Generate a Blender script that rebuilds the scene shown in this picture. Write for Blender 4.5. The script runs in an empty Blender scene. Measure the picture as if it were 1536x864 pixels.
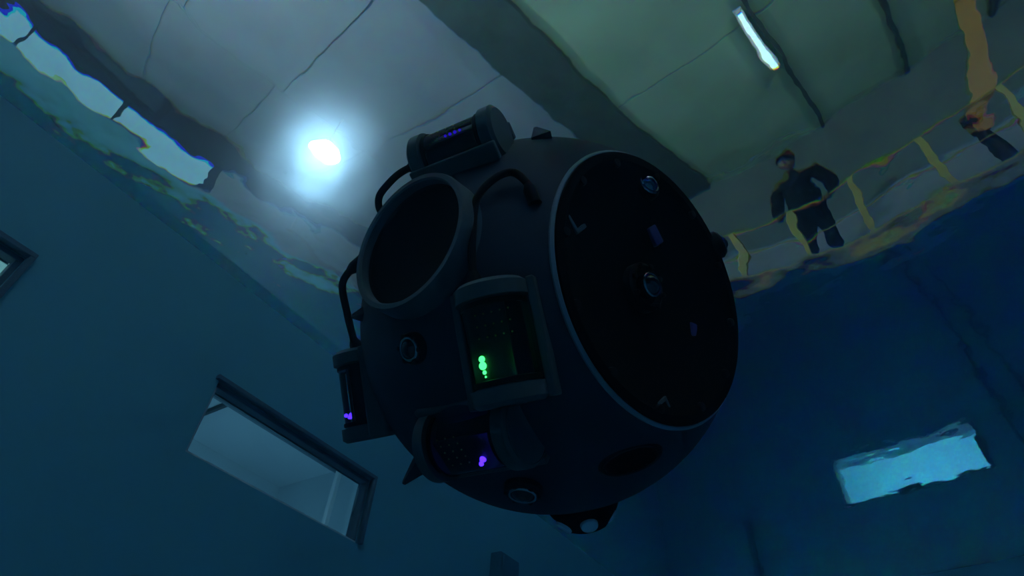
import bpy, bmesh, math, random
import numpy as np
from mathutils import Matrix, Vector

rnd = random.Random(7)
scene = bpy.context.scene
COL = scene.collection

# ----------------------------------------------------------------- camera, world, exposure
CAM_Z = 2.0                 # camera height
H = 1.4                     # water surface above the camera
WZ = CAM_Z + H              # water level
FLOOR = 1.1                 # tank floor level
F_PX, ELEV, ROLL = 900.0, math.radians(44.5), math.radians(4.3)

fwd = Vector((0, math.cos(ELEV), math.sin(ELEV)))
r0 = Vector((1, 0, 0)); u0 = r0.cross(fwd)
rgt = r0 * math.cos(ROLL) + u0 * math.sin(ROLL)
upv = -r0 * math.sin(ROLL) + u0 * math.cos(ROLL)
cam_data = bpy.data.cameras.new('camera')
cam = bpy.data.objects.new('camera', cam_data); COL.objects.link(cam)
cam_data.sensor_fit = 'HORIZONTAL'; cam_data.sensor_width = 36.0
cam_data.lens = 36.0 * F_PX / 1536.0
cam_data.clip_start = 0.02; cam_data.clip_end = 200
cam.matrix_world = Matrix(((rgt.x, upv.x, -fwd.x, 0), (rgt.y, upv.y, -fwd.y, 0),
                           (rgt.z, upv.z, -fwd.z, CAM_Z), (0, 0, 0, 1)))
scene.camera = cam

world = bpy.data.worlds.new('world'); scene.world = world; world.use_nodes = True
world.node_tree.nodes['Background'].inputs[0].default_value = (0.02, 0.03, 0.04, 1)
world.node_tree.nodes['Background'].inputs[1].default_value = 0.2

vs = scene.view_settings
vs.view_transform = 'Standard'; vs.look = 'None'; vs.gamma = 1.0; vs.use_curve_mapping = False
vs.exposure = 0.0
cy = scene.cycles
cy.max_bounces = 9; cy.diffuse_bounces = 3; cy.glossy_bounces = 4; cy.transmission_bounces = 8
cy.transparent_max_bounces = 16; cy.volume_bounces = 1
cy.caustics_reflective = True; cy.caustics_refractive = True
cy.sample_clamp_indirect = 8.0; cy.sample_clamp_direct = 0.0; cy.blur_glossy = 0.3
cy.use_denoising = True; cy.use_adaptive_sampling = True; cy.adaptive_threshold = 0.04; cy.adaptive_min_samples = 16

# hall axes: A runs away from the camera to the right, B across it
AZ = math.radians(46)
AX = Vector((math.sin(AZ), math.cos(AZ), 0)); BX = Vector((math.cos(AZ), -math.sin(AZ), 0))
def hall(a, b, z): return AX * a + BX * b + Vector((0, 0, WZ + z))     # z above the water
HM = Matrix(((AX.x, BX.x, 0, 0), (AX.y, BX.y, 0, 0), (0, 0, 1, 0), (0, 0, 0, 1)))

# lamp strengths
ADDED_LAMP_W, FLOOD_EMIT = 620.0, 1150.0
TUBE_EMIT = 1.7
RIPPLE_FINE = 0.0009
GLOW_FILM, GLOW_FILM_ROUGH = 0.036, 0.40
VIEW_ROOM_W = 4.0
FRONT_ROOM_W = 30.0

# ----------------------------------------------------------------- materials
def mat(name, color, rough=0.6, metal=0.0, noise=0.0, scale=6.0, bump=0.0, spec=0.5):
    m = bpy.data.materials.new(name); m.use_nodes = True
    nt = m.node_tree; b = nt.nodes['Principled BSDF']
    b.inputs['Base Color'].default_value = (*color, 1); b.inputs['Roughness'].default_value = rough
    b.inputs['Metallic'].default_value = metal; b.inputs['Specular IOR Level'].default_value = spec
    if noise or bump:
        tc = nt.nodes.new('ShaderNodeTexCoord'); n = nt.nodes.new('ShaderNodeTexNoise')
        n.inputs['Scale'].default_value = scale; n.inputs['Detail'].default_value = 5
        nt.links.new(tc.outputs['Object'], n.inputs['Vector'])
        if noise:
            r = nt.nodes.new('ShaderNodeValToRGB')
            r.color_ramp.elements[0].position = 0.3; r.color_ramp.elements[1].position = 0.7
            r.color_ramp.elements[0].color = (*[c * (1 - noise) for c in color], 1)
            r.color_ramp.elements[1].color = (*[min(1, c * (1 + noise)) for c in color], 1)
            nt.links.new(n.outputs['Fac'], r.inputs['Fac']); nt.links.new(r.outputs['Color'], b.inputs['Base Color'])
        if bump:
            bp = nt.nodes.new('ShaderNodeBump'); bp.inputs['Strength'].default_value = bump
            bp.inputs['Distance'].default_value = 0.01
            nt.links.new(n.outputs['Fac'], bp.inputs['Height']); nt.links.new(bp.outputs['Normal'], b.inputs['Normal'])
    return m

def emit(name, color, strength):
    m = bpy.data.materials.new(name); m.use_nodes = True; nt = m.node_tree
    nt.nodes.remove(nt.nodes['Principled BSDF'])
    e = nt.nodes.new('ShaderNodeEmission'); e.inputs[0].default_value = (*color, 1); e.inputs[1].default_value = strength
    nt.links.new(e.outputs[0], nt.nodes['Material Output'].inputs['Surface'])
    return m

def pane_mat(name, tint, refl, rough=0.02):
    m = bpy.data.materials.new(name); m.use_nodes = True; nt = m.node_tree
    nt.nodes.remove(nt.nodes['Principled BSDF'])
    t = nt.nodes.new('ShaderNodeBsdfTransparent'); t.inputs[0].default_value = (*tint, 1)
    g = nt.nodes.new('ShaderNodeBsdfGlossy'); g.inputs['Roughness'].default_value = rough
    f = nt.nodes.new('ShaderNodeFresnel'); f.inputs['IOR'].default_value = refl
    x = nt.nodes.new('ShaderNodeMixShader')
    nt.links.new(f.outputs[0], x.inputs[0]); nt.links.new(t.outputs[0], x.inputs[1]); nt.links.new(g.outputs[0], x.inputs[2])
    nt.links.new(x.outputs[0], nt.nodes['Material Output'].inputs['Surface'])
    return m

def water_mat():
    m = bpy.data.materials.new('water_surface'); m.use_nodes = True; nt = m.node_tree
    nt.nodes.remove(nt.nodes['Principled BSDF'])
    out = nt.nodes['Material Output']; last = None
    tc = nt.nodes.new('ShaderNodeTexCoord'); nz = nt.nodes.new('ShaderNodeTexNoise')          # fine wind ripples
    nz.inputs['Scale'].default_value = 13.0; nz.inputs['Detail'].default_value = 1.5
    bp = nt.nodes.new('ShaderNodeBump'); bp.inputs['Strength'].default_value = 1.0; bp.inputs['Distance'].default_value = RIPPLE_FINE
    nt.links.new(tc.outputs['Object'], nz.inputs['Vector']); nt.links.new(nz.outputs['Fac'], bp.inputs['Height'])
    for col, ior in (((1, 0, 0), 1.3300), ((0, 1, 0), 1.333), ((0, 0, 1), 1.3372)):     # dispersion
        g = nt.nodes.new('ShaderNodeBsdfGlass'); g.distribution = 'MULTI_GGX'
        g.inputs['Color'].default_value = (*col, 1); g.inputs['IOR'].default_value = ior; g.inputs['Roughness'].default_value = 0.0
        nt.links.new(bp.outputs['Normal'], g.inputs['Normal'])
        if last is None: last = g
        else:
            a = nt.nodes.new('ShaderNodeAddShader')
            nt.links.new(last.outputs[0], a.inputs[0]); nt.links.new(g.outputs[0], a.inputs[1]); last = a
    # a faint rough film, added to spread a glow around the lamp
    g = nt.nodes.new('ShaderNodeBsdfGlass'); g.distribution = 'GGX'
    g.inputs['IOR'].default_value = 1.333; g.inputs['Roughness'].default_value = GLOW_FILM_ROUGH
    mx = nt.nodes.new('ShaderNodeMixShader'); mx.inputs[0].default_value = GLOW_FILM
    nt.links.new(last.outputs[0], mx.inputs[1]); nt.links.new(g.outputs[0], mx.inputs[2])
    nt.links.new(mx.outputs[0], out.inputs['Surface'])
    return m

def water_volume_mat():
    m = bpy.data.materials.new('water_body'); m.use_nodes = True; nt = m.node_tree
    nt.nodes.remove(nt.nodes['Principled BSDF'])
    ab = nt.nodes.new('ShaderNodeVolumeAbsorption'); ab.inputs['Color'].default_value = (0.30, 0.64, 0.81, 1); ab.inputs['Density'].default_value = 0.80
    s2 = nt.nodes.new('ShaderNodeVolumeScatter'); s2.inputs['Color'].default_value = (0.2, 0.6, 1.0, 1)
    s2.inputs['Density'].default_value = 0.022; s2.inputs['Anisotropy'].default_value = 0.4
    a2 = nt.nodes.new('ShaderNodeAddShader')
    nt.links.new(ab.outputs[0], a2.inputs[0]); nt.links.new(s2.outputs[0], a2.inputs[1])
    nt.links.new(a2.outputs[0], nt.nodes['Material Output'].inputs['Volume'])
    return m

M = dict(
    tank=mat('tank_paint', (0.17, 0.53, 0.60), 0.55, noise=0.10, scale=1.2, bump=0.1),
    tank_floor=mat('tank_floor_paint', (0.55, 0.72, 0.80), 0.6, noise=0.08, scale=1.5),
    rim=mat('concrete_rim', (0.28, 0.32, 0.32), 0.8, noise=0.25, scale=4),
    deck=mat('deck_plate', (0.16, 0.18, 0.18), 0.7, noise=0.25, scale=5),
    seam=mat('dark_pipe', (0.07, 0.20, 0.26), 0.6),
    steel=mat('stainless_frame', (0.30, 0.34, 0.36), 0.35, metal=0.8),
    frame=mat('window_frame_dark', (0.12, 0.19, 0.23), 0.6),
    room=mat('viewing_room_wall', (0.50, 0.62, 0.66), 0.8, noise=0.06, scale=2),
    room_dark=mat('viewing_room_dark', (0.05, 0.07, 0.08), 0.7),
    ceil=mat('ceiling_concrete', (0.31, 0.385, 0.44), 0.85, noise=0.10, scale=0.7),
    ceil_green=mat('ceiling_green_panel', (0.40, 0.62, 0.44), 0.85, noise=0.14, scale=0.8),
    joint=mat('ceiling_joint', (0.27, 0.34, 0.38), 0.9),
    beam=mat('dark_beam', (0.06, 0.10, 0.085), 0.8, noise=0.2, scale=2),
    hall_wall=mat('hall_wall', (0.30, 0.34, 0.36), 0.85, noise=0.1, scale=0.8),
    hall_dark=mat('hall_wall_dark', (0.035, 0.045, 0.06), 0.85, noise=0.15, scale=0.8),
    hall_far=mat('hall_far_wall', (0.15, 0.20, 0.18), 0.85, noise=0.2, scale=0.6),
    yellow=mat('yellow_paint', (0.22, 0.175, 0.02), 0.5, noise=0.12, scale=8),
    coping=mat('olive_coping', (0.10, 0.10, 0.035), 0.8, noise=0.35, scale=5),
    orange=mat('orange_paint', (0.28, 0.125, 0.010), 0.5, noise=0.10, scale=6),
    pale=mat('pale_yellow_paint', (0.70, 0.62, 0.25), 0.5),
    white=mat('white_enamel', (0.75, 0.78, 0.78), 0.4),
    hull=mat('hull_grey', (0.042, 0.056, 0.080), 0.65, noise=0.10, scale=5, bump=0.05, spec=0.1),
    hull_rim=mat('hull_rim_grey', (0.20, 0.27, 0.32), 0.45, noise=0.08, scale=12),
    port_grey=mat('port_ring_grey', (0.065, 0.095, 0.11), 0.5, noise=0.08, scale=12),
    bracket=mat('bracket_grey', (0.06, 0.09, 0.095), 0.5, noise=0.1, scale=20),
    rubber=mat('black_rubber', (0.006, 0.006, 0.007), 0.6, spec=0.2),
    matte_black=mat('matte_black', (0.003, 0.003, 0.0035), 0.8, spec=0.05),
    brown_black=mat('brown_black', (0.010, 0.008, 0.006), 0.8, spec=0.05),
    lens=mat('dark_lens', (0.004, 0.005, 0.006), 0.04, spec=0.9),
    metal=mat('bare_metal', (0.45, 0.48, 0.50), 0.3, metal=0.9),
    polished=mat('polished_steel', (0.35, 0.38, 0.40), 0.15, metal=1.0),
    dome_glass=mat('silvered_dome', (0.40, 0.44, 0.46), 0.10, metal=1.0),
    board=mat('circuit_board', (0.006, 0.009, 0.006), 0.5),
    dvl=mat('transducer_face', (0.75, 0.80, 0.85), 0.5),
    violet=mat('violet_plate', (0.05, 0.045, 0.16), 0.35),
    cloth=mat('dark_clothing', (0.006, 0.007, 0.008), 0.9, noise=0.2, scale=12, spec=0.03),
    skin=mat('skin', (0.09, 0.055, 0.04), 0.6),
    hair=mat('dark_hair', (0.012, 0.010, 0.008), 0.8),
    pane=pane_mat('window_pane', (0.85, 0.95, 0.96), 1.25),
    acrylic=pane_mat('acrylic_tube', (0.80, 0.88, 0.92), 1.35, 0.05),
    water=water_mat(), volume=water_volume_mat(),
)

# ----------------------------------------------------------------- mesh helpers
class MB:
    """Collects shapes into one bmesh; build() links it as one mesh object."""
    def __init__(self): self.bm = bmesh.new(); self.smooth = []
    def face(self, vs_):
        try: return self.bm.faces.new(vs_)
        except ValueError: return None
    def box(self, c, s, rot=None, bevel=0.0):
        ret = bmesh.ops.create_cube(self.bm, size=1.0); v = ret['verts']
        mt = Matrix.Translation(Vector(c)) @ (rot.to_4x4() if rot else Matrix.Identity(4)) @ Matrix.Diagonal((*s, 1))
        bmesh.ops.transform(self.bm, matrix=mt, verts=v)
        if bevel:
            e = list({e for x in v for e in x.link_edges})
            bmesh.ops.bevel(self.bm, geom=e, offset=bevel, segments=2, affect='EDGES', profile=0.5)
        return self
    def lathe(self, prof, o, axis, seg=40, up=None, cap=True):
        """prof: list of (radius, distance along axis)"""
        o = Vector(o); w = Vector(axis).normalized()
        t = Vector(up) if up else (Vector((0, 0, 1)) if abs(w.z) < 0.9 else Vector((1, 0, 0)))
        u = (t - w * t.dot(w)).normalized(); v = w.cross(u)
        rings = []
        for r, d in prof:
            if r < 1e-6: rings.append([self.bm.verts.new(o + w * d)])
            else: rings.append([self.bm.verts.new(o + w * d + (u * math.cos(2 * math.pi * i / seg) + v * math.sin(2 * math.pi * i / seg)) * r) for i in range(seg)])
        for A_, B_ in zip(rings, rings[1:]):
            for i in range(seg):
                j = (i + 1) % seg
                if len(A_) == 1 and len(B_) == 1: continue
                if len(A_) == 1: self.face((A_[0], B_[j], B_[i]))
                elif len(B_) == 1: self.face((A_[i], A_[j], B_[0]))
                else: self.face((A_[i], A_[j], B_[j], B_[i]))
        return self
    def tube(self, pts, r, seg=10, sub=6):
        P_ = [Vector(p) for p in pts]
        if sub > 1 and len(P_) > 2:
            Q = []; E_ = [P_[0] * 2 - P_[1]] + P_ + [P_[-1] * 2 - P_[-2]]
            for i in range(1, len(E_) - 2):
                a, b, c, d = E_[i - 1:i + 3]
                for k in range(sub):
                    t = k / sub
                    Q.append(0.5 * ((2 * b) + (c - a) * t + (2 * a - 5 * b + 4 * c - d) * t * t + (3 * b - a - 3 * c + d) * t ** 3))
            P_ = Q + [P_[-1]]
        rings = []; u = None
        for i, p in enumerate(P_):
            w = (P_[min(i + 1, len(P_) - 1)] - P_[max(i - 1, 0)]).normalized()
            if u is None: u = w.orthogonal().normalized()
            u = (u - w * u.dot(w)).normalized(); v = w.cross(u)
            rr = r(i / (len(P_) - 1)) if callable(r) else r
            rings.append([self.bm.verts.new(p + (u * math.cos(2 * math.pi * k / seg) + v * math.sin(2 * math.pi * k / seg)) * rr) for k in range(seg)])
        for A_, B_ in zip(rings, rings[1:]):
            for k in range(seg):
                j = (k + 1) % seg; self.face((A_[k], A_[j], B_[j], B_[k]))
        self.face(rings[0][::-1]); self.face(rings[-1])
        return self
    def poly(self, pts):
        self.face([self.bm.verts.new(Vector(p)) for p in pts]); return self
    def prism(self, pts, dz):
        """polygon pts extruded by the vector dz"""
        dz = Vector(dz); a = [self.bm.verts.new(Vector(p)) for p in pts]; b = [self.bm.verts.new(Vector(p) + dz) for p in pts]
        self.face(a[::-1]); self.face(b); n = len(a)
        for i in range(n): self.face((a[i], a[(i + 1) % n], b[(i + 1) % n], b[i]))
        return self
    def build(self, name, m, parent=None, smooth=False, angle=35, fix=True):
        if fix: bmesh.ops.recalc_face_normals(self.bm, faces=self.bm.faces[:])
        me = bpy.data.meshes.new(name); self.bm.to_mesh(me); self.bm.free()
        me.materials.append(M[m] if isinstance(m, str) else m)
        if smooth:
            me.polygons.foreach_set('use_smooth', [True] * len(me.polygons))
            me.set_sharp_from_angle(angle=math.radians(angle))
        o = bpy.data.objects.new(name, me); COL.objects.link(o)
        if parent: o.parent = parent
        return o

def empty(name, loc=(0, 0, 0), mw=None):
    o = bpy.data.objects.new(name, None); COL.objects.link(o)
    o.empty_display_size = 0.1
    if mw is not None: o.matrix_world = mw
    else: o.location = loc
    return o

def tag(o, label=None, cat=None, group=None, kind=None):
    if label: o['label'] = label
    if cat: o['category'] = cat
    if group: o['group'] = group
    if kind: o['kind'] = kind
    return o

def light(name, kind, loc, energy, color, parent=None, **kw):
    d = bpy.data.lights.new(name, kind); d.energy = energy; d.color = color
    for k, v in kw.items(): setattr(d, k, v)
    o = bpy.data.objects.new(name, d); COL.objects.link(o); o.location = loc
    if parent: o.parent = parent
    return o

# ----------------------------------------------------------------- tank
def nrm(az): a = math.radians(az); return Vector((math.sin(a), math.cos(a), 0))
NL, DL = nrm(-55), 1.62            # wall on the left with the small viewing window
NR, DR = nrm(46), 4.30             # far wall on the right below the platform
NB, DB = nrm(135), 3.6             # behind, to the right
NK, DK = nrm(-134), 3.0            # behind the camera
def meet(n1, d1, n2, d2):
    det = n1.x * n2.y - n1.y * n2.x
    return Vector(((d1 * n2.y - d2 * n1.y) / det, (n1.x * d2 - n2.x * d1) / det, 0))
c_lr, c_rb, c_bk, c_kl = meet(NL, DL, NR, DR), meet(NR, DR, NB, DB), meet(NB, DB, NK, DK), meet(NK, DK, NL, DL)
TANK = [c_lr, c_rb, c_bk, c_kl]

def wall_frame(n, d):
    """origin on the wall at floor level below the camera's foot point; u runs to the right as seen from inside"""
    u = Vector((n.y, -n.x, 0)); return n * d, u
def wall_panel(name, n, d, p0, p1, z0, z1, holes, thick, m):
    """wall from p0 to p1 (corner points), with rectangular holes [(u0,u1,z0,z1)] measured along the wall; inner face at distance d"""
    o, u = wall_frame(n, d)
    a, b = sorted(((p0 - o).dot(u), (p1 - o).dot(u)))
    us = sorted({a, b, *[h[0] for h in holes], *[h[1] for h in holes]})
    zs = sorted({z0, z1, *[h[2] for h in holes], *[h[3] for h in holes]})
    mb = MB()
    for i in range(len(us) - 1):
        for j in range(len(zs) - 1):
            uc, zc = (us[i] + us[i + 1]) / 2, (zs[j] + zs[j + 1]) / 2
            if any(h[0] < uc < h[1] and h[2] < zc < h[3] for h in holes): continue
            q = [o + u * uu + Vector((0, 0, zz)) for uu, zz in ((us[i], zs[j]), (us[i + 1], zs[j]), (us[i + 1], zs[j + 1]), (us[i], zs[j + 1]))]
            mb.poly(q)
    for h in holes:                                            # reveals
        for (ua, za), (ub, zb) in (((h[0], h[2]), (h[1], h[2])), ((h[1], h[2]), (h[1], h[3])), ((h[1], h[3]), (h[0], h[3])), ((h[0], h[3]), (h[0], h[2]))):
            q0 = o + u * ua + Vector((0, 0, za)); q1 = o + u * ub + Vector((0, 0, zb))
            mb.poly([q0, q1, q1 + n * thick, q0 + n * thick])
    bmesh.ops.remove_doubles(mb.bm, verts=mb.bm.verts[:], dist=1e-5)
    w = mb.build(name, m, fix=False); tag(w, kind='structure'); return w, o, u

FREE = 0.05                         # freeboard on the low sides
# windows of the left wall: (u0, u1, z0, z1) along the wall
WIN_L = (0.78, 1.49, 2.805, 3.045)
WIN_L2 = (-0.515, 0.19, 2.805, 3.045)
WIN_R = (-1.10, -0.21, 2.565, 2.90)
PLATF = 0.62                        # platform above the water

wl, oL, uL = wall_panel('wall_left', NL, DL, c_kl, c_lr, FLOOR, WZ + FREE, [WIN_L, WIN_L2], 0.055, 'tank')
wr, oR, uR = wall_panel('wall_front', NR, DR, c_lr, c_rb, FLOOR, WZ + PLATF - 0.04, [WIN_R], 0.16, 'tank')
wb, _, _ = wall_panel('wall_right', NB, DB, c_rb, c_bk, FLOOR, WZ + FREE, [], 0.1, 'tank')
wk, _, _ = wall_panel('wall_back', NK, DK, c_bk, c_kl, FLOOR, WZ + FREE, [], 0.1, 'tank')
tag(MB().poly([Vector((p.x, p.y, FLOOR)) for p in TANK]).build('floor_tank', 'tank_floor', fix=False), kind='structure')

# water body and rippled surface
cen = sum(TANK, Vector()) / 4
inner = [cen + (p - cen) * 0.9995 for p in TANK]
vol = MB().prism([Vector((p.x, p.y, FLOOR + 0.003)) for p in inner], (0, 0, WZ - FLOOR - 0.012)).build('water_body', 'volume')
tag(vol, 'clear blue water filling the test tank', 'water', kind='stuff')

def ripple(X, Y):
    rs = np.random.default_rng(11); Z = np.zeros_like(X)
    rad = np.hypot(X, Y)
    amp = 0.34 + 0.22 / (1 + np.exp((rad - 2.0) * 5.0)) + 0.42 * np.exp(-((rad - 1.5) / 0.33) ** 2)   # livelier around the robot, calmer towards the far wall
    for k in range(60):
        lam = 0.085 * (2.0 / 0.085) ** rs.random()
        th = rs.uniform(0, 2 * math.pi); ph = rs.uniform(0, 2 * math.pi)
        A = 0.0038 * (lam / 0.35) ** (-0.12) * lam / (2 * math.pi)
        Z += A * np.sin(2 * math.pi / lam * (X * math.cos(th) + Y * math.sin(th)) + ph)
    return Z * amp

def water_surface():
    xmin, xmax = min(p.x for p in TANK), max(p.x for p in TANK); ymin, ymax = min(p.y for p in TANK), max(p.y for p in TANK)
    # regular grid in wall-aligned (bilinear) coordinates of the tank outline
    n = 430
    s = np.linspace(0, 1, n); S, T = np.meshgrid(s, s, indexing='ij')
    p = [np.array((q.x, q.y)) for q in (c_kl, c_lr, c_rb, c_bk)]
    XY = ((1 - S) * (1 - T))[..., None] * p[0] + (S * (1 - T))[..., None] * p[1] + (S * T)[..., None] * p[2] + ((1 - S) * T)[..., None] * p[3]
    X, Y = XY[..., 0], XY[..., 1]; Z = WZ + ripple(X, Y)
    co = np.stack([X, Y, Z], -1).reshape(-1, 3)
    i = np.arange(n - 1); I, J = np.meshgrid(i, i, indexing='ij'); a = (I * n + J).ravel()
    faces = np.stack([a, a + 1, a + n + 1, a + n], 1)
    me = bpy.data.meshes.new('water_surface')
    me.vertices.add(len(co)); me.vertices.foreach_set('co', co.ravel())
    me.loops.add(faces.size); me.loops.foreach_set('vertex_index', faces.ravel())
    me.polygons.add(len(faces)); me.polygons.foreach_set('loop_start', np.arange(0, faces.size, 4)); 
    me.polygons.foreach_set('use_smooth', np.ones(len(faces), bool))
    me.update(calc_edges=True); me.validate()
    if me.polygons[0].normal.z < 0: me.flip_normals()
    me.materials.append(M['water'])
    o = bpy.data.objects.new('water_surface', me); COL.objects.link(o)
    return tag(o, 'rippled water surface seen from below with the hall showing through', 'water surface', kind='stuff')
water_surface()

# viewing windows: frame, mullions, pane and the lit room behind
def viewing_window(name, n, d, o, u, rect, thick, lamp_w, lamp_col, room_depth, mull, extra):
    u0, u1, z0, z1 = rect
    root = empty(name, o + u * ((u0 + u1) / 2) + Vector((0, 0, z0))); tag(root, kind='structure')
    inv = Matrix.Translation(-root.location)
    def W(uu, zz, dd): return o + u * uu + n * dd + Vector((0, 0, zz)) - root.location
    rot = Matrix((u, n, Vector((0, 0, 1)))).transposed()
    def bar(nm, a, b, za, zb, da, db, m):
        mb = MB(); mb.box(W((a + b) / 2, (za + zb) / 2, (da + db) / 2), (abs(b - a), abs(db - da), abs(zb - za)), rot, 0.002); return mb.build(nm, m, root)
    e = 0.014
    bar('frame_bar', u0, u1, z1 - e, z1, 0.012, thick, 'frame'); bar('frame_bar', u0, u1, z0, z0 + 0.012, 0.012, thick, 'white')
    bar('frame_bar', u0, u0 + 0.012, z0 + 0.012, z1 - e, 0.012, thick, 'white'); bar('frame_bar', u1 - e, u1, z0 + 0.012, z1 - e, 0.012, thick, 'frame')  # lit edges of sill and left bar are put into their white colour
    bar('pane', u0 + 0.012, u1 - e, z0 + 0.012, z1 - e, thick * 0.72, thick * 0.72 + 0.012, 'pane')
    # outer dark trim standing proud of the wall
    t = 0.014
    bar('trim', u0 - t, u1 + t, z1, z1 + t, -0.015, 0.012, 'frame'); bar('trim', u1, u1 + t, z0, z1, -0.015, 0.012, 'frame')
    # the room behind
    g = 0.28
    A0, A1, Z0, Z1, D0, D1 = u0 - g, u1 + g, z0 - 0.55, z1 + 0.30, thick + 0.001, thick + room_depth
    rb = MB()
    for q in ([(A0, Z0, D1), (A1, Z0, D1), (A1, Z1, D1), (A0, Z1, D1)], [(A0, Z0, D0), (A0, Z0, D1), (A0, Z1, D1), (A0, Z1, D0)],
              [(A1, Z0, D0), (A1, Z0, D1), (A1, Z1, D1), (A1, Z1, D0)], [(A0, Z0, D0), (A1, Z0, D0), (A1, Z0, D1), (A0, Z0, D1)],
              [(A0, Z1, D0), (A1, Z1, D0), (A1, Z1, D1), (A0, Z1, D1)]):
        rb.poly([W(*c) for c in q])
    rb.build('viewing_room', 'room', root, fix=False)
    for (a, b, za, zb, da, db, m) in extra: bar('room_beam', a, b, za, zb, da, db, m)
    lo = light('viewing_room_lamp', 'AREA', W((u0 + u1) / 2, z0 - 0.28, thick + 0.03), lamp_w, lamp_col, root, shape='RECTANGLE', size=(u1 - u0) * 0.9, size_y=0.2)
    lo.rotation_euler = (n * 0.8 + Vector((0, 0, 0.6))).to_track_quat('-Z', 'Y').to_euler()
    MB().box(W((u0 + u1) / 2, z0 - 0.30, thick + 0.012), ((u1 - u0) * 0.95, 0.02, 0.24), rot, 0.004).build('lamp_housing', 'white', root)
    return root
uc = (WIN_L[0] + WIN_L[1]) / 2
viewing_window('window_1', NL, DL, oL, uL, WIN_L, 0.055, VIEW_ROOM_W, (0.75, 0.92, 1.0), 0.9, 1,
    [(uc - 0.34, uc - 0.325, 3.325, 3.345, 0.06, 0.95, 'room_dark'), (uc - 0.02, uc - 0.005, 3.325, 3.345, 0.06, 0.95, 'room_dark'), (uc + 0.485, uc + 0.507, 2.3, 3.345, 0.36, 0.38, 'white'), (uc - 0.6, uc + 0.6, 3.30, 3.345, 0.50, 0.515, 'frame')])
viewing_window('window_2', NL, DL, oL, uL, WIN_L2, 0.055, VIEW_ROOM_W * 3.0, (1.0, 0.95, 0.7), 0.9, 1, [])
viewing_window('window_3', NR, DR, oR, uR, WIN_R, 0.16, FRONT_ROOM_W, (0.66, 1.0, 0.76), 0.9, 1,
    [(-0.77, -0.64, 2.80, 2.885, 0.15, 0.21, 'room_dark'), (-0.74, -0.72, 2.885, 3.195, 0.17, 0.19, 'room_dark')])

# dark vertical pipes on the front wall, seen as reflections in the surface
for k, (az, r) in enumerate(((45.8, 0.014), (47.8, 0.012), (23.5, 0.022))):
    dv = nrm(az); t = (DR - 0.035) / dv.dot(NR); p = dv * t
    mb = MB().tube([(p.x, p.y, 2.80 if k == 2 else FLOOR + 0.01), (p.x, p.y, WZ + 0.25)], r, 12, 1)
    for zz in ((2.86, 3.2) if k == 2 else (1.6, 2.6, 3.2)): mb.box((p.x + NR.x * 0.015, p.y + NR.y * 0.015, zz), (0.05, 0.05, 0.03))
    tag(mb.build('wall_pipe', 'seam', smooth=True),
        ['dark vertical pipe on the tank wall, left one of the close pair', 'thin dark vertical pipe on the tank wall, right one of the close pair', 'short dark vertical pipe high on the tank wall near the corner'][k], 'pipe', 'pipes on the tank wall')

# dark junction box on the left wall, right of the window
jb = empty('junction_box', oL + uL * 2.38 + Vector((0, 0, 2.86)) - NL * 0.03); tag(jb, 'dim dark junction box on the tank wall below the robot', 'junction box')
rotL = Matrix((uL, NL, Vector((0, 0, 1)))).transposed()
MB().box((0, 0, 0.10), (0.16, 0.058, 0.20), rotL, 0.006).build('casing', 'seam', jb)
MB().box(-NL * 0.034 + Vector((0, 0, 0.10)), (0.13, 0.008, 0.17), rotL, 0.003).build('cover', 'seam', jb)
MB().tube([(0, 0, 0.0), (0, 0, -0.60)], 0.012, 10, 1).build('conduit', 'seam', jb, smooth=True)

# ----------------------------------------------------------------- hall above the water
ZC = 5.5
A0_, A1_, B0_, B1_ = -6.0, 8.7, -11.8, 5.5
def hbox(name, a0, a1, b0, b1, z0, z1, m, parent=None, bevel=0.0):
    c = hall((a0 + a1) / 2, (b0 + b1) / 2, (z0 + z1) / 2)
    mb = MB().box(c - (parent.location if parent else Vector()), (abs(a1 - a0), abs(b1 - b0), abs(z1 - z0)), HM.to_3x3(), bevel)
    return mb.build(name, m, parent)

ceiling = hbox('ceiling', A0_, A1_, B0_, B1_, ZC + 0.06, ZC + 0.2, 'joint'); tag(ceiling, kind='structure')
# ceiling panels: each a slab of its own, joints recessed between them
for (b0, b1, m, seed) in ((-11.8, -7.7, 'ceil', 1), (-7.68, -3.6, 'ceil', 2), (-2.62, -0.16, 'ceil_green', 3), (-0.13, 1.40, 'ceil_green', 4), (1.43, 2.95, 'ceil_green', 5), (2.98, 5.5, 'ceil_green', 6)):
    rs = random.Random(seed); a = A0_ + rs.uniform(0, .3)
    while a < A1_ - 0.1:
        L = (2.15 if m == 'ceil' else 3.6)
        a2 = min(A1_, a + L)
        hbox('ceiling_panel', a + 0.02, a2 - 0.02, b0, b1, ZC + 0.04 + rs.uniform(-0.006, 0.006), ZC + 0.07, m, ceiling)
        a = a2
beam = hbox('ceiling_beam', A0_, A1_, -3.6, -2.62, ZC - 0.10, ZC + 0.06, 'beam'); tag(beam, 'broad dark beam running diagonally across the ceiling', 'beam')
for k, bb in enumerate((-0.145, 1.415, 2.965)):
    o = hbox('ceiling_rib', A0_, A1_, bb - 0.035, bb + 0.035, ZC - 0.07, ZC + 0.05, 'beam')
    tag(o, ['narrow dark ceiling rib beside the fluorescent lamp', 'narrow dark ceiling rib between two green panels, second from beam', 'narrow dark ceiling rib nearest the orange crane'][k], 'rib', 'ribs of the green ceiling')

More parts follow.
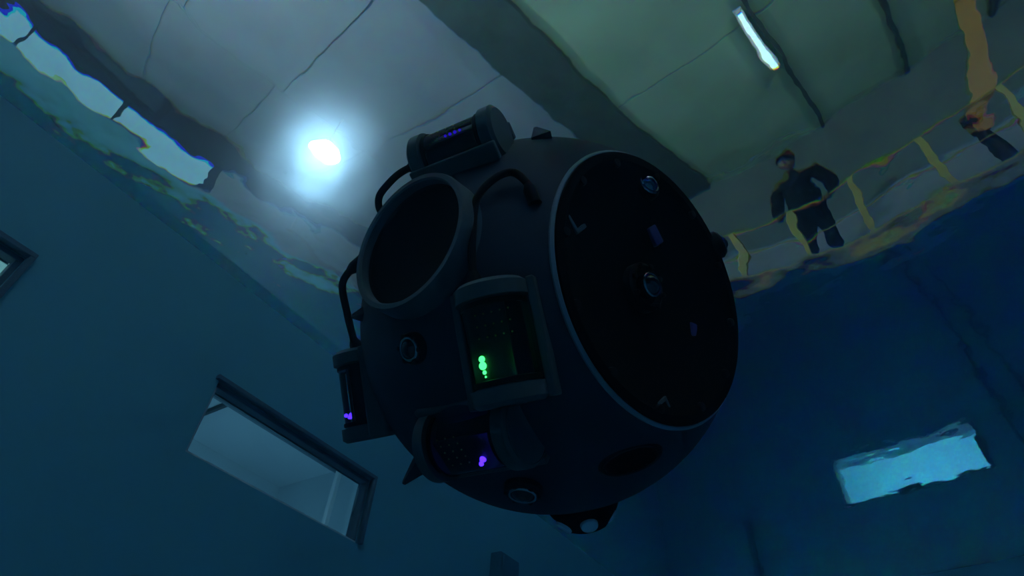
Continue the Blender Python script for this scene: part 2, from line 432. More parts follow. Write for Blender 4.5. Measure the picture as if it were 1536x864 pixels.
# hall walls with a dark upper strip; left wall has a window band
def hall_wall(name, axis, at, s0, s1, strips):
    root = None
    for k, (z0, z1, m, depth) in enumerate(strips):
        if axis == 'b': o = hbox(name if root is None else 'wall_strip', s0, s1, at - 0.1, at + depth, z0, z1, m)
        else: o = hbox(name if root is None else 'wall_strip', at - 0.1 if depth > 0 else at + depth, at + (depth if depth > 0 else 0.1), s0, s1, z0, z1, m)
        if root is None: root = o; tag(o, kind='structure')
        else: o.parent = root
    return root
LW = B0_
hall_wall('wall_hall_left', 'b', LW - 0.02, A0_, A1_, [(0.0, 2.75, 'hall_wall', 0.02), (4.3, 5.6, 'hall_dark', 0.10)])
hall_wall('wall_hall_far', 'a', A1_, B0_, B1_, [(0.0, 3.0, 'hall_wall', -0.02), (3.0, 5.6, 'hall_far', -0.04)])
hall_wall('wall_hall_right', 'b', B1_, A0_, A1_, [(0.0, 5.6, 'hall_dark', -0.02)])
hall_wall('wall_hall_back', 'a', A0_ - 0.1, B0_, B1_, [(0.0, 5.6, 'hall_wall', 0.02)])
hbox('wall_strip', 0.95, A1_, LW - 0.12, LW, 2.75, 4.3, 'hall_wall', bpy.data.objects['wall_hall_left'])
hbox('wall_strip', A0_, 0.95, LW - 0.12, LW - 0.07, 2.7, 4.35, 'hall_dark', bpy.data.objects['wall_hall_left'])
# window band of the left wall
dayl = emit('daylight_pane', (0.55, 0.95, 1.0), 0.55)
a = A0_ + 0.1; k = 0
band = empty('window_band', hall((A0_ + A1_) / 2, LW, 2.75)); tag(band, kind='structure')
while a < 0.6:
    w = 2.2
    o = hbox('window_pane', a + 0.04, min(A1_, a + w) - 0.04, LW - 0.06, LW - 0.04, 2.95, 4.25, dayl, band)
    hbox('mullion', a - 0.04, a + 0.04, LW - 0.1, LW + 0.04, 2.75, 4.3, 'hall_dark', band)
    a += w; k += 1

# hall floor around the tank: low deck on the near sides
mb = MB()
outer = [hall(A0_, B0_, 0), hall(A1_, B0_, 0), hall(A1_, B1_, 0), hall(A0_, B1_, 0)]
def ringpiece(p, q, P_, Q_, z): mb.poly([(p.x, p.y, z), (q.x, q.y, z), (Q_.x, Q_.y, z), (P_.x, P_.y, z)])
zt = WZ + FREE
ringpiece(c_kl, c_lr, outer[0], outer[1], zt); ringpiece(c_lr, c_rb, outer[1], outer[2], zt)
ringpiece(c_rb, c_bk, outer[2], outer[3], zt); ringpiece(c_bk, c_kl, outer[3], outer[0], zt)
tag(mb.build('floor', 'rim', fix=False), kind='structure')
# raised platform along the front wall
platform = hbox('platform', DR - 0.02, DR + 1.7, -6.0, 4.6, PLATF - 0.06, PLATF, 'deck'); tag(platform, 'raised grey platform behind the yellow railing', 'platform')
for bb in (-5.9, -3.2, -0.9, 1.6, 4.5): 
    o = hbox('leg', DR + 1.55, DR + 1.65, bb - 0.05, bb + 0.05, FREE, PLATF - 0.06, 'deck'); o.parent = platform
o = hbox('kick_plate', DR - 0.04, DR - 0.02, -6.0, 4.6, PLATF - 0.12, PLATF - 0.02, 'yellow'); o.parent = platform

o = hbox('trim_1', DR - 0.03, DR - 0.004, -6.0, 3.5, 0.03, PLATF - 0.13, 'coping'); tag(o, kind='structure')

# yellow railing
RA = 4.36
rail = empty('railing', hall(RA, -0.1, PLATF)); tag(rail, 'yellow metal railing along the tank edge in front of the standing person', 'railing')
rl = rail.location
def rtube(nm, pts, r): MB().tube([hall(*p) - rl for p in pts], r, 10, 1).build(nm, 'yellow', rail, smooth=True)
rtube('top_rail', [(RA, -4.6, 1.56), (RA, 4.4, 1.56)], 0.024)
rtube('mid_rail', [(RA, -4.6, 1.12), (RA, 4.4, 1.12)], 0.020)
for bb in (-4.3, -3.7, -3.1, -2.5, -1.9, -1.3, -0.7, -0.1, 0.5, 1.1, 1.7, 2.3, 2.9, 3.5, 4.1):
    hb = MB().box(hall(RA, bb, (PLATF + 1.56) / 2) - rl, (0.04, 0.06, 1.56 - PLATF), HM.to_3x3(), 0.004); hb.build('post', 'yellow', rail)

# orange davit crane with pale hook block
cr = empty('davit_crane', hall(4.55, 0.93, PLATF)); tag(cr, 'orange crane boom leaning up beside the yellow railing', 'crane'); cl = cr.location
MB().box(hall(4.55, 0.93, PLATF + 0.02) - cl, (0.3, 0.3, 0.04), HM.to_3x3(), 0.004).build('base_plate', 'rubber', cr)
MB().lathe([(0, 0), (0.06, 0), (0.06, 0.72), (0.075, 0.72), (0.075, 0.80), (0, 0.80)], hall(4.55, 0.93, PLATF + 0.04) - cl, (0, 0, 1), 20).build('pedestal', 'rubber', cr, smooth=True)
p0, p1 = hall(4.52, 0.95, 1.40), hall(4.52, 1.60, 3.15)
ax = (p1 - p0).normalized(); side = AX.copy(); third = ax.cross(side)
mb = MB(); rings = []
for t, w in ((0, 0.05), (0.03, 0.065), (0.97, 0.095), (1, 0.09)):
    c = p0.lerp(p1, t) - cl
    rings.append([mb.bm.verts.new(c + side * (sx * w * 0.8) + third * (sy * w)) for sx, sy in ((-1, -1), (1, -1), (1, 1), (-1, 1))])
for A_, B_ in zip(rings, rings[1:]):
    for i in range(4): mb.face((A_[i], A_[(i + 1) % 4], B_[(i + 1) % 4], B_[i]))
mb.face(rings[0][::-1]); mb.face(rings[-1]); mb.build('boom', 'orange', cr)
pt = p0.lerp(p1, 0.90) - cl
rotb = Matrix((side, third, ax)).transposed()
MB().box(pt + side * -0.10, (0.06, 0.20, 0.16), rotb, 0.01).build('head_bracket', 'pale', cr)
MB().lathe([(0, -0.02), (0.055, -0.02), (0.04, 0), (0.055, 0.02), (0, 0.02)], pt + side * -0.13 + third * 0.05, side, 20).build('pulley', 'pale', cr, smooth=True)

# fluorescent lamp on the ceiling rib
fl = empty('fluorescent_lamp', hall(5.25, -0.30, ZC - 0.02)); tag(fl, 'white fluorescent strip lamp on the green ceiling', 'ceiling lamp'); fo = fl.location
MB().box(hall(5.25, -0.30, ZC - 0.045) - fo, (1.52, 0.13, 0.05), HM.to_3x3(), 0.006).build('housing', 'white', fl)
MB().tube([hall(4.54, -0.30, ZC - 0.10) - fo, hall(5.96, -0.30, ZC - 0.10) - fo], 0.035, 14, 1).build('tube', emit('tube_glow', (0.82, 1.0, 0.92), TUBE_EMIT), fl, smooth=True)
for aa in (4.52, 5.98): MB().box(hall(aa, -0.30, ZC - 0.09) - fo, (0.04, 0.08, 0.09), HM.to_3x3(), 0.004).build('end_cap', 'white', fl)

# bright flood lamp
lampc = Vector((-3.61, 6.31, WZ + 4.4))
fd = empty('flood_lamp', lampc); tag(fd, 'brilliant white round flood lamp under the grey ceiling', 'lamp')
aim = (Vector((-0.54, 0.94, WZ)) - lampc).normalized()
MB().lathe([(0, -0.24), (0.09, -0.24), (0.12, -0.16), (0.16, -0.12), (0.245, 0.0), (0.275, 0.30), (0.262, 0.30), (0.228, 0.0)], (0, 0, 0), aim, 36).build('reflector', 'steel', fd, smooth=True)
MB().lathe([(0, 0.02), (0.12, 0.012), (0.225, -0.005)], (0, 0, 0), aim, 36).build('lamp_glass', emit('flood_glow', (0.68, 0.88, 1.0), FLOOD_EMIT), fd, smooth=True, fix=True)
MB().tube([Vector((0, 0, 0)) - aim * 0.2, Vector((0, 0, ZC + WZ)) - Vector((0, 0, lampc.z)) + Vector((0, 0.0, 0.0)) - Vector((aim.x, aim.y, 0)) * 0.2], 0.02, 10, 1).build('stem', 'steel', fd, smooth=True)

# pendant lamps out of the camera's view, added to brighten hall and tank
def pendant(a, b, w, label, z=3.2):
    p = hall(a, b, z); r = empty('added_pendant_lamp', p); tag(r, label, 'lamp', 'added lamps of the hall')
    MB().lathe([(0, 0.16), (0.05, 0.16), (0.08, 0.08), (0.08, 0.0), (0, 0.0)], (0, 0, 0), (0, 0, 1), 20).build('socket', 'steel', r, smooth=True)
    MB().tube([(0, 0, 0.16), (0, 0, ZC - z + 0.05)], 0.012, 8, 1).build('cord', 'rubber', r)
    MB().lathe([(0, -0.2), (0.07, -0.17), (0.1, -0.1), (0.07, -0.03), (0.05, 0)], (0, 0, 0), (0, 0, 1), 20).build('globe', emit('added_globe_glow', (0.85, 0.95, 1.0), 3.0), r, smooth=True)
    light('added_pendant_light', 'POINT', (0, 0, -0.36), w, (1.0, 0.93, 0.86), r, shadow_soft_size=0.12)
pendant(-3.0, -5.0, ADDED_LAMP_W * 0.8, 'added unseen pendant lamp left behind the tank')
pendant(-1.8, 3.6, ADDED_LAMP_W * 0.8, 'added unseen pendant lamp right behind the tank')

# person in dark clothing behind the railing
def person():
    base = hall(4.62, -0.56, PLATF)
    face_d = (-AX).normalized(); rt = Vector((-face_d.y, face_d.x, 0)) * -1
    root = empty('person', base); tag(root, 'person in dark jacket and cap standing behind the yellow railing', 'person')
    def W(x, y, z): return rt * x + face_d * y + Vector((0, 0, z))        # x to their right, y forward
    def skin(name, nodes, edges, m, sub=2):
        me = bpy.data.meshes.new(name); me.from_pydata([W(*n[:3]) for n in nodes], edges, []); me.materials.append(M[m])
        o = bpy.data.objects.new(name, me); COL.objects.link(o); o.parent = root
        sk = o.modifiers.new('skin', 'SKIN'); sk.use_smooth_shade = True
        for i, n in enumerate(nodes):
            rr = n[3]; me.skin_vertices[0].data[i].radius = rr if isinstance(rr, tuple) else (rr, rr)
            me.skin_vertices[0].data[i].use_root = (i == 0)
        sb = o.modifiers.new('sub', 'SUBSURF'); sb.levels = sub; sb.render_levels = sub
        return o
    n = [(0, 0, 0.98, (0.19, 0.14)), (0, 0, 1.12, (0.195, 0.14)), (0, 0.01, 1.30, (0.215, 0.145)), (0, 0.01, 1.45, (0.205, 0.12)), (0, 0.02, 1.55, 0.062), (0, 0.035, 1.63, 0.055)]
    e = [(0, 1), (1, 2), (2, 3), (3, 4), (4, 5)]
    hands = []
    for s in (-1, 1):
        k = len(n)
        n += [(s * 0.10, 0, 0.90, 0.115), (s * 0.115, 0.01, 0.70, 0.105), (s * 0.12, 0.02, 0.50, 0.085), (s * 0.125, 0.0, 0.28, 0.075), (s * 0.13, -0.02, 0.09, 0.05), (s * 0.14, 0.11, 0.045, (0.05, 0.04))]
        e += [(0, k), (k, k + 1), (k + 1, k + 2), (k + 2, k + 3), (k + 3, k + 4), (k + 4, k + 5)]
        k = len(n)
        n += [(s * 0.215, 0.01, 1.44, 0.085), (s * 0.28, -0.02, 1.26, 0.075), (s * 0.29, 0.0, 1.12, 0.066), (s * 0.25, 0.10, 1.00, 0.055), (s * 0.22, 0.17, 0.965, 0.034)]
        e += [(3, k), (k, k + 1), (k + 1, k + 2), (k + 2, k + 3), (k + 3, k + 4)]
        hands.append((s, (s * 0.22, 0.17, 0.965)))
    skin('body', n, e, 'cloth')
    # head: shaped sphere with nose, ears
    mb = MB(); r_ = bmesh.ops.create_uvsphere(mb.bm, u_segments=24, v_segments=18, radius=1.0)
    for v in r_['verts']:
        x, y, z = v.co; jaw = 1 - 0.28 * max(0, -z - 0.1)
        v.co = W(x * 0.078 * jaw, 0.045 + y * 0.098 * (1 - 0.12 * max(0, -z)) , 1.73 + z * 0.115)
    mb.lathe([(0, 0.03), (0.010, 0.018), (0.017, 0.0), (0.012, -0.012), (0, -0.014)], W(0, 0.138, 1.715), face_d, 10)
    for s in (-1, 1): mb.lathe([(0, 0.012), (0.018, 0.008), (0.024, -0.004), (0, -0.006)], W(s * 0.08, 0.035, 1.725), rt * s, 10)
    hd = mb.build('head', 'skin', root, smooth=True)
    for s in (-1, 1): MB().lathe([(0, 0.006), (0.010, 0.002), (0.011, -0.004)], W(s * 0.032, 0.134, 1.745), face_d, 10).build('eye', 'lens', hd, smooth=True)
    MB().box(W(0, 0.136, 1.665), (0.045, 0.012, 0.010), Matrix((rt, face_d, Vector((0, 0, 1)))).transposed(), 0.003).build('mouth', 'orange', hd)
    mb = MB(); r_ = bmesh.ops.create_uvsphere(mb.bm, u_segments=24, v_segments=14, radius=1.0)
    bmesh.ops.delete(mb.bm, geom=[v for v in r_['verts'] if v.co.z < -0.15 and v.co.y > -0.2 or v.co.z < -0.5], context='VERTS')
    for v in mb.bm.verts: x, y, z = v.co; v.co = W(x * 0.086, 0.040 + y * 0.106, 1.742 + z * 0.118)
    mb.build('hair', 'hair', root, smooth=True)
    mb = MB().lathe([(0, 0.075), (0.05, 0.07), (0.088, 0.035), (0.098, -0.02), (0.094, -0.02)], W(0, 0.04, 1.80), (0, 0, 1), 24)
    mb.prism([W(-0.07, 0.10, 1.785), W(-0.05, 0.185, 1.775), W(0.05, 0.185, 1.775), W(0.07, 0.10, 1.785)], (0, 0, 0.012))
    mb.build('cap', 'cloth', root, smooth=True)
    for s, (hx, hy, hz) in hands:                                   # palms and five fingers over the rail
        nn = [(hx, hy, hz, 0.028), (hx - s * 0.005, hy + 0.05, hz - 0.005, (0.036, 0.018)), (hx - s * 0.005, hy + 0.085, hz - 0.006, (0.036, 0.015))]; ee = [(0, 1), (1, 2)]
        for q, (off, ln) in enumerate(((-0.030, 0.85), (-0.010, 1.0), (0.011, 0.95), (0.031, 0.75))):
            k = len(nn); bx_ = hx - s * 0.005 + off
            nn += [(bx_, hy + 0.095, hz - 0.008, 0.0095), (bx_, hy + 0.095 + 0.034 * ln, hz - 0.014, 0.009), (bx_, hy + 0.095 + 0.052 * ln, hz - 0.036, 0.008), (bx_, hy + 0.095 + 0.050 * ln, hz - 0.058, 0.007)]
            ee += [(2, k), (k, k + 1), (k + 1, k + 2), (k + 2, k + 3)]
        k = len(nn); nn += [(hx - s * 0.040, hy + 0.045, hz - 0.012, 0.011), (hx - s * 0.062, hy + 0.07, hz - 0.026, 0.010), (hx - s * 0.066, hy + 0.095, hz - 0.04, 0.008)]
        ee += [(1, k), (k, k + 1), (k + 1, k + 2)]
        skin('hand', nn, ee, 'skin', 1)
person()

# ----------------------------------------------------------------- the underwater robot
RC = Vector((0.0601, 0.7426, 0.6565 + CAM_Z))
RM = Matrix(((0.6149, 0.7448, -0.2591), (-0.7419, 0.435, -0.5102), (-0.2673, 0.506, 0.8201)))
robot = empty('underwater_robot', mw=Matrix.Translation(RC) @ RM.to_4x4())
tag(robot, 'dark spherical underwater robot with black side disc, hanging in the blue water', 'robot')
R_H, X_CUT = 0.297, 0.2254
RHO = math.sqrt(R_H ** 2 - X_CUT ** 2)

PORT = Vector((0.0640, -0.2720, 0.0990)).normalized()
TUNNEL = Vector((0.179, -0.080, -0.222)).normalized()
T2 = (Vector((0, 0, 1)) - TUNNEL * TUNNEL.z).normalized(); T1 = TUNNEL.cross(T2)
def hull():
    nu, nv = 224, 112; bm = bmesh.new(); rings = []
    ths = [math.asin(X_CUT / R_H) * (2 * j / nv - 1) for j in range(nv + 1)]
    for t in ths:
        rings.append([bm.verts.new((R_H * math.sin(t), R_H * math.cos(t) * math.cos(2 * math.pi * i / nu), R_H * math.cos(t) * math.sin(2 * math.pi * i / nu))) for i in range(nu)])
    for a_, b_ in zip(rings, rings[1:]):
        for i in range(nu):
            j = (i + 1) % nu
            c = (a_[i].co + b_[j].co) / 2; d = c.normalized()
            if d.angle(PORT) < math.asin(0.0905 / R_H): continue
            q = d * R_H - TUNNEL * (d * R_H).dot(TUNNEL)
            if d.dot(TUNNEL) > 0.8 and q.dot(T1) ** 2 + (q.dot(T2) / 0.58) ** 2 < 0.0405 ** 2: continue
            bm.faces.new((a_[i], a_[j], b_[j], b_[i]))
    mb = MB(); mb.bm.free(); mb.bm = bm
    return mb.build('hull', 'hull', robot, smooth=True, fix=True)
hull_o = hull()

def torus(pos, axis, R_, r_, parent, name='polished_ring'):
    return MB().lathe([(R_ + r_ * math.cos(q * math.pi / 4), r_ * math.sin(q * math.pi / 4)) for q in range(9)], pos, axis, 32).build(name, 'polished', parent, smooth=True, angle=80)

# side discs: rim, recessed black plate, hub
for s in (1, -1):
    ax = (s, 0, 0)
    MB().lathe([(RHO + 0.0005, X_CUT - 0.013), (RHO + 0.005, X_CUT - 0.010), (RHO + 0.006, X_CUT - 0.002), (RHO + 0.003, X_CUT + 0.001), (RHO - 0.010, X_CUT + 0.000)], (0, 0, 0), ax, 96).build('disc_rim', 'hull_rim', robot, smooth=True)
    MB().lathe([(RHO - 0.004, X_CUT - 0.006), (RHO + 0.0015, X_CUT + 0.0005), (RHO + 0.0005, X_CUT + 0.004), (RHO - 0.012, X_CUT + 0.004), (RHO - 0.022, X_CUT - 0.006), (0.10, X_CUT - 0.020), (0.045, X_CUT - 0.030), (0, X_CUT - 0.030)], (0, 0, 0), ax, 96).build('side_plate', 'matte_black', robot, smooth=True)
    hub = MB().lathe([(0.036, X_CUT - 0.030), (0.036, X_CUT - 0.018), (0.030, X_CUT - 0.013), (0.026, X_CUT - 0.016), (0.026, X_CUT - 0.022), (0.0, X_CUT - 0.022)], (0, 0, 0), ax, 40).build('hub', 'rubber', robot, smooth=True)
    MB().lathe([(0.017, X_CUT - 0.022), (0.017, X_CUT - 0.012), (0.013, X_CUT - 0.004), (0.007, X_CUT + 0.001), (0.0, X_CUT + 0.002)], (0, 0, 0), ax, 32).build('hub_dome', 'lens', hub, smooth=True)
    torus((s * (X_CUT - 0.008), 0, 0), ax, 0.0165, 0.0022, hub)
    for k in range(8):
        t = 2 * math.pi * k / 8 + 0.3
        MB().lathe([(0, 0.004), (0.004, 0.003), (0.0045, 0)], (s * (X_CUT - 0.014), 0.031 * math.cos(t), 0.031 * math.sin(t)), ax, 8).build('screw', 'rubber', hub)
    for k in range(12):
        t = 2 * math.pi * k / 12 + 0.16; rr = RHO - 0.016
        MB().lathe([(0, 0.006), (0.006, 0.005), (0.007, 0)], (s * (X_CUT + 0.0000), rr * math.cos(t), rr * math.sin(t)), ax, 10).build('bolt', 'rubber', robot, smooth=True)

def fitting(pos, axis, r, parent=robot):
    f = MB().lathe([(r * 1.35, -0.012), (r * 1.35, 0.002), (r * 1.15, 0.006), (r, 0.004)], pos, axis, 28).build('fitting', 'rubber', parent, smooth=True)
    torus(Vector(pos) + Vector(axis).normalized() * 0.006, axis, r * 0.98, r * 0.16, f)
    MB().lathe([(r, 0.003), (r * 0.86, 0.5 * r), (r * 0.5, 0.86 * r), (0, r)], pos, axis, 28).build('dome', 'dome_glass', f, smooth=True)
fitting((0.2155, 0.050, 0.1555), (1, -0.1, 0.25), 0.017)
fitting((0.224, 0.196, 0.066), (0.75, 0.65, 0.2), 0.017)
def ell(pos, yaw):
    rot = Matrix.Rotation(yaw, 3, 'X')
    mb = MB().box(Vector(pos), (0.012, 0.006, 0.030), rot, 0.0015)
    mb.box(Vector(pos) + rot @ Vector((0.0, 0.010, -0.012)), (0.012, 0.022, 0.006), rot, 0.0015); mb.build('bracket', 'port_grey', robot)
ell((0.213, -0.138, 0.080), 0.5); ell((0.213, -0.030, -0.166), math.pi + 0.3)
MB().box((0.204, 0.055, 0.080), (0.010, 0.022, 0.030), Matrix.Rotation(0.4, 3, 'X'), 0.002).build('sensor_plate', 'violet', robot)
MB().box((0.204, 0.092, -0.067), (0.010, 0.016, 0.022), Matrix.Rotation(-0.3, 3, 'X'), 0.002).build('sensor_plate', 'violet', robot)

# big round port
pc = Vector((0, 0, 0))
MB().lathe([(0.0985, 0.262), (0.0985, 0.310), (0.0965, 0.3145), (0.0905, 0.3145), (0.0885, 0.312), (0.0885, 0.255)], pc, PORT, 80).build('port_ring', 'port_grey', robot, smooth=True)
MB().lathe([(0.0885, 0.300), (0.086, 0.296), (0.05, 0.289), (0, 0.286)], pc, PORT, 64).build('port_glass', 'brown_black', robot, smooth=True)
mb = MB().lathe([(0.0465, 0.285), (0.0465, 0.2945), (0.043, 0.2975), (0.038, 0.297), (0.038, 0.21), (0, 0.20)], pc, TUNNEL, 48)
for v in mb.bm.verts: v.co -= T2 * (v.co.dot(T2) * 0.40)
mb.build('thruster_tunnel', 'rubber', robot, smooth=True)
for k in range(3):
    t = 2 * math.pi * k / 3
    u_ = TUNNEL.orthogonal().normalized(); v_ = TUNNEL.cross(u_); d = u_ * math.cos(t) + v_ * math.sin(t)
    rot = Matrix((d, TUNNEL.cross(d), TUNNEL)).transposed() @ Matrix.Rotation(0.6, 3, 'X')
    MB().box(TUNNEL * 0.255 + d * 0.010, (0.018, 0.010, 0.003), rot, 0.001).build('propeller_blade', 'rubber', robot)

# cylindrical scanner units
def unit(p0, p1, outw, r, led, cable_cap=None, dark_end=False):
    p0, p1 = Vector(p0), Vector(p1); ax = (p1 - p0); L = ax.length; ax.normalize()
    ow = Vector(outw); ow = (ow - ax * ow.dot(ax)).normalized(); sd = ax.cross(ow)
    rot = Matrix((sd, ow, ax)).transposed(); rc = r * 1.17; ct = 0.021
    # bracket frame: two side rails and a back plate to the hull
    mb = MB()
    for s in (-1, 1): mb.box(p0 + ax * L / 2 + sd * s * (rc + 0.004) - ow * 0.012, (0.010, 0.026, L * 0.98), rot, 0.002)
    mb.box(p0 + ax * L / 2 - ow * (r + 0.012), (2 * rc + 0.012, 0.014, L * 0.9), rot, 0.003)
    u_ = mb.build('scanner_unit', 'bracket', robot)
    for q, dr in ((p0, ax), (p1, -ax)):
        MB().lathe([(0, 0), (rc * 0.86, 0), (rc, 0.005), (rc, ct), (r, ct), (r * 0.98, ct + 0.006), (0, ct + 0.006)], q, dr, 44).build('end_cap', 'bracket', u_, smooth=True)
        MB().lathe([(r * 1.01, ct + 0.002), (r * 1.05, ct + 0.003), (r * 1.05, ct + 0.008), (r * 1.01, ct + 0.009)], q, dr, 44).build('seal_ring', 'rubber', u_, smooth=True)
    MB().lathe([(r, ct), (r, L - ct)], p0, ax, 44).build('clear_tube', 'acrylic', u_, smooth=True)
    MB().lathe([(r * 0.80, ct + 0.002), (r * 0.80, L - ct - 0.002)], p0 - ow * r * 0.18, ax, 28).build('inner_sleeve', 'rubber', u_, smooth=True)
    bd = MB().box(p0 + ax * (L * 0.5) + sd * r * 0.12 + ow * r * 0.60, (r * 1.30, 0.004, L - 2 * ct - 0.012), rot, 0.0).build('circuit_board', 'board', u_)
    dots = MB()
    if led: 
        for i in range(3):
            for j in range(5):
                c = p0 + ax * (ct + 0.016 + i * 0.0135) + sd * (-(j - 2) * 0.010 - r * 0.12 + 0.008 * 0) + ow * (r * 0.60 + 0.002)
                o = MB().lathe([(0, 0.0016), (0.0011, 0.001), (0.0013, 0)], c, ow, 6).build('component', dot_mat, u_)
        col, st, pos = led
        for i, (da, ds, rr, wo) in enumerate(pos):
            c = p0 + ax * da + sd * ds + ow * (r * wo)
            MB().lathe([(0, -rr), (rr * 0.7, -rr * 0.7), (rr, 0), (rr * 0.7, rr * 0.7), (0, rr)], c, ow, 12).build('led_and_sheen', emit('led_and_sheen_glow', col, st), u_, smooth=True)
    if dark_end: MB().lathe([(rc * 0.90, -0.0005), (rc * 0.88, -0.002), (0, -0.002)], p1, ax, 44).build('dark_window', 'matte_black', u_, smooth=True)
    return u_
dot_mat = mat('solder_gold', (0.35, 0.33, 0.10), 0.3, metal=0.7)
GREEN, VIOL = (0.05, 1.0, 0.12), (0.06, 0.012, 1.0)
unit((0.168, -0.250, 0.014), (0.168, -0.250, -0.128), (0.5, -0.86, 0), 0.038, (GREEN, 5, [(0.087, 0.016, 0.0038, 0.72), (0.0945, 0.0162, 0.0046, 0.72), (0.102, 0.0155, 0.0024, 0.72), (0.107, 0.0150, 0.0012, 0.72)]))
unit((-0.166, -0.252, 0.006), (-0.166, -0.252, -0.132), (-0.5, -0.86, 0), 0.036, (VIOL, 6, [(0.096, 0.004, 0.0030, 0.92), (0.097, 0.006, 0.0046, 0.70), (0.092, 0.006, 0.0022, 0.64), (0.099, 0.012, 0.0032, 0.80)]))  # extra violet lights stand in for the LED's glow on the tube wall
unit((0.0035, -0.2536, -0.158), (0.1465, -0.2146, -0.156), (0.05, -0.8, -0.5), 0.040, (VIOL, 7, [(0.080, 0.020, 0.0032, 0.66), (0.086, 0.014, 0.0042, 0.66)]), dark_end=True)
unit((0.0126, -0.2070, 0.2483), (0.1410, -0.1510, 0.2468), (0.244, -0.568, 0.786), 0.034, (VIOL, 0.5, [(0.060, 0.006, 0.0022, 0.72), (0.068, 0.006, 0.0026, 0.72), (0.076, 0.006, 0.0026, 0.72), (0.084, 0.006, 0.0022, 0.72)]))  # row of small glows added in place of the violet sheen along the tube

# small round cameras
def robot_camera(pos, r):
    d = Vector(pos).normalized(); p = d * R_H
    c = MB().lathe([(r * 1.5, -0.006), (r * 1.5, 0.006), (r * 1.3, 0.010), (r * 1.1, 0.010), (r * 1.05, 0.004)], p, d, 32).build('camera_housing', 'rubber', robot, smooth=True)
    MB().lathe([(r * 1.06, 0.006), (r * 0.9, 0.011), (r * 0.5, 0.015), (0, 0.0165)], p, d, 32).build('lens', 'lens', c, smooth=True)
    torus(p + d * 0.0105, d, r * 1.0, 0.002, c)
    for k in range(6):
        t = 2 * math.pi * k / 6; u_ = d.orthogonal().normalized(); v_ = d.cross(u_)
        MB().lathe([(0, 0.004), (0.003, 0.003), (0.0034, 0)], p + d * 0.009 + (u_ * math.cos(t) + v_ * math.sin(t)) * r * 1.25, d, 8).build('screw', 'rubber', c)
robot_camera((0.0509, -0.2906, -0.0344), 0.014)
robot_camera((0.070, -0.173, -0.2318), 0.017)

# downward sonar pod with pale transducer faces
pod = MB().lathe([(0.054, 0.283), (0.054, 0.296), (0.050, 0.302), (0.028, 0.326), (0.020, 0.329), (0, 0.329)], (0, 0, 0), (0, 0, -1), 48).build('sonar_pod', 'matte_black', robot, smooth=True)
for k in range(4):
    t = math.radians((-42, -112, 68, 158)[k]); d = Vector((math.cos(t), math.sin(t), 0)); nd = (d * 0.72 + Vector((0, 0, -1)) * 0.69).normalized()
    MB().lathe([(0, 0.0035), (0.0125, 0.0035), (0.0135, 0.001), (0.0135, -0.004)], d * 0.0385 + Vector((0, 0, -0.3145)), nd, 24).build('transducer', 'dvl', pod, smooth=True)

# cables
def cable(pts, r, plug0=True, plug1=True):
    c = MB().tube(pts, r, 12, 8).build('cable', 'rubber', robot, smooth=True)
    for q, d in ((pts[0], Vector(pts[1]) - Vector(pts[0])), (pts[-1], Vector(pts[-2]) - Vector(pts[-1]))):
        MB().lathe([(0, -0.010), (r * 1.7, -0.010), (r * 1.7, 0.012), (r * 1.1, 0.020), (0, 0.020)], q, d, 14).build('plug', 'rubber', c, smooth=True)
cable([(0.160, -0.266, 0.012), (0.158, -0.262, 0.045), (0.1566, -0.2530, 0.0796), (0.1540, -0.2340, 0.1281), (0.1660, -0.2120, 0.1530), (0.1850, -0.1930, 0.1580), (0.2000, -0.1850, 0.1360), (0.2045, -0.186, 0.1160)], 0.0052)
cable([(-0.098, -0.268, 0.128), (-0.110, -0.280, 0.118), (-0.1200, -0.2900, 0.0980), (-0.1300, -0.2830, 0.0572), (-0.150, -0.268, 0.020), (-0.160, -0.258, 0.006)], 0.0056)
cable([(0.012, -0.207, 0.250), (-0.0200, -0.2200, 0.2480), (-0.0340, -0.2360, 0.2340), (-0.0480, -0.2480, 0.2160), (-0.056, -0.2440, 0.1960), (-0.050, -0.230, 0.180)], 0.0056)

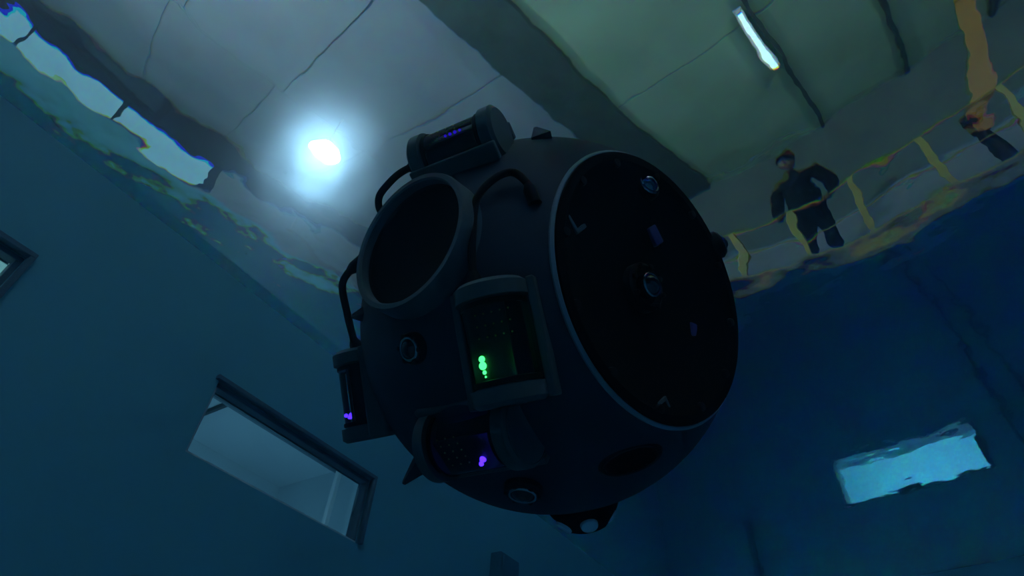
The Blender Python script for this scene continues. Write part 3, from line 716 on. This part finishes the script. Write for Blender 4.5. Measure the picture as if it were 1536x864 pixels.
# lugs standing off the hull
def lug(base, tip, width):
    b, t = Vector(base), Vector(tip); d = (t - b); n_ = d.normalized(); u_ = n_.orthogonal().normalized(); v_ = n_.cross(u_)
    mb = MB(); q = [mb.bm.verts.new(b - n_ * 0.012 + u_ * sx * width + v_ * sy * width) for sx, sy in ((-1, -1), (1, -1), (1, 1), (-1, 1))]
    tp = [mb.bm.verts.new(t + u_ * sx * width * 0.15 + v_ * sy * width * 0.15) for sx, sy in ((-1, -1), (1, -1), (1, 1), (-1, 1))]
    for k in range(4): mb.face((q[k], q[(k + 1) % 4], tp[(k + 1) % 4], tp[k]))
    mb.face(q[::-1]); mb.face(tp); mb.build('lug', 'hull', robot)
lug((0.140, -0.075, 0.250), (0.128, -0.068, 0.274), 0.015)
lug((-0.082, -0.214, -0.172), (-0.121, -0.235, -0.203), 0.017)
lug((-0.090, -0.275, 0.045), (-0.100, -0.292, 0.045), 0.014)

# labels of the setting
for nm, lb, ct in (('wall_left', 'blue painted tank wall on the left with two small windows', 'wall'), ('wall_front', 'dark blue tank wall on the right under the platform', 'wall'),
    ('wall_right', 'blue tank wall to the right behind the camera', 'wall'), ('wall_back', 'blue tank wall behind the camera', 'wall'),
    ('floor_tank', 'pale blue floor of the water tank', 'floor'), ('floor', 'grey concrete hall floor around the tank', 'floor'),
    ('ceiling', 'hall ceiling of grey and green panels above the water', 'ceiling'), ('trim_1', 'olive coping along the tank edge below the platform', 'trim'),
    ('window_1', 'lit viewing window in the left tank wall showing whole', 'window'), ('window_2', 'viewing window cut off by the left picture edge', 'window'),
    ('window_3', 'bright cyan viewing window mirrored in the water on the right', 'window'), ('window_band', 'pale window band high on the left hall wall', 'window'),
    ('wall_hall_left', 'hall wall with dark upper strip and windows on the left', 'wall'), ('wall_hall_far', 'grey far hall wall behind the standing person', 'wall'),
    ('wall_hall_right', 'dark hall wall at the right end', 'wall'), ('wall_hall_back', 'grey hall wall behind the camera', 'wall')):
    bpy.data.objects[nm]['label'] = lb; bpy.data.objects[nm]['category'] = ct
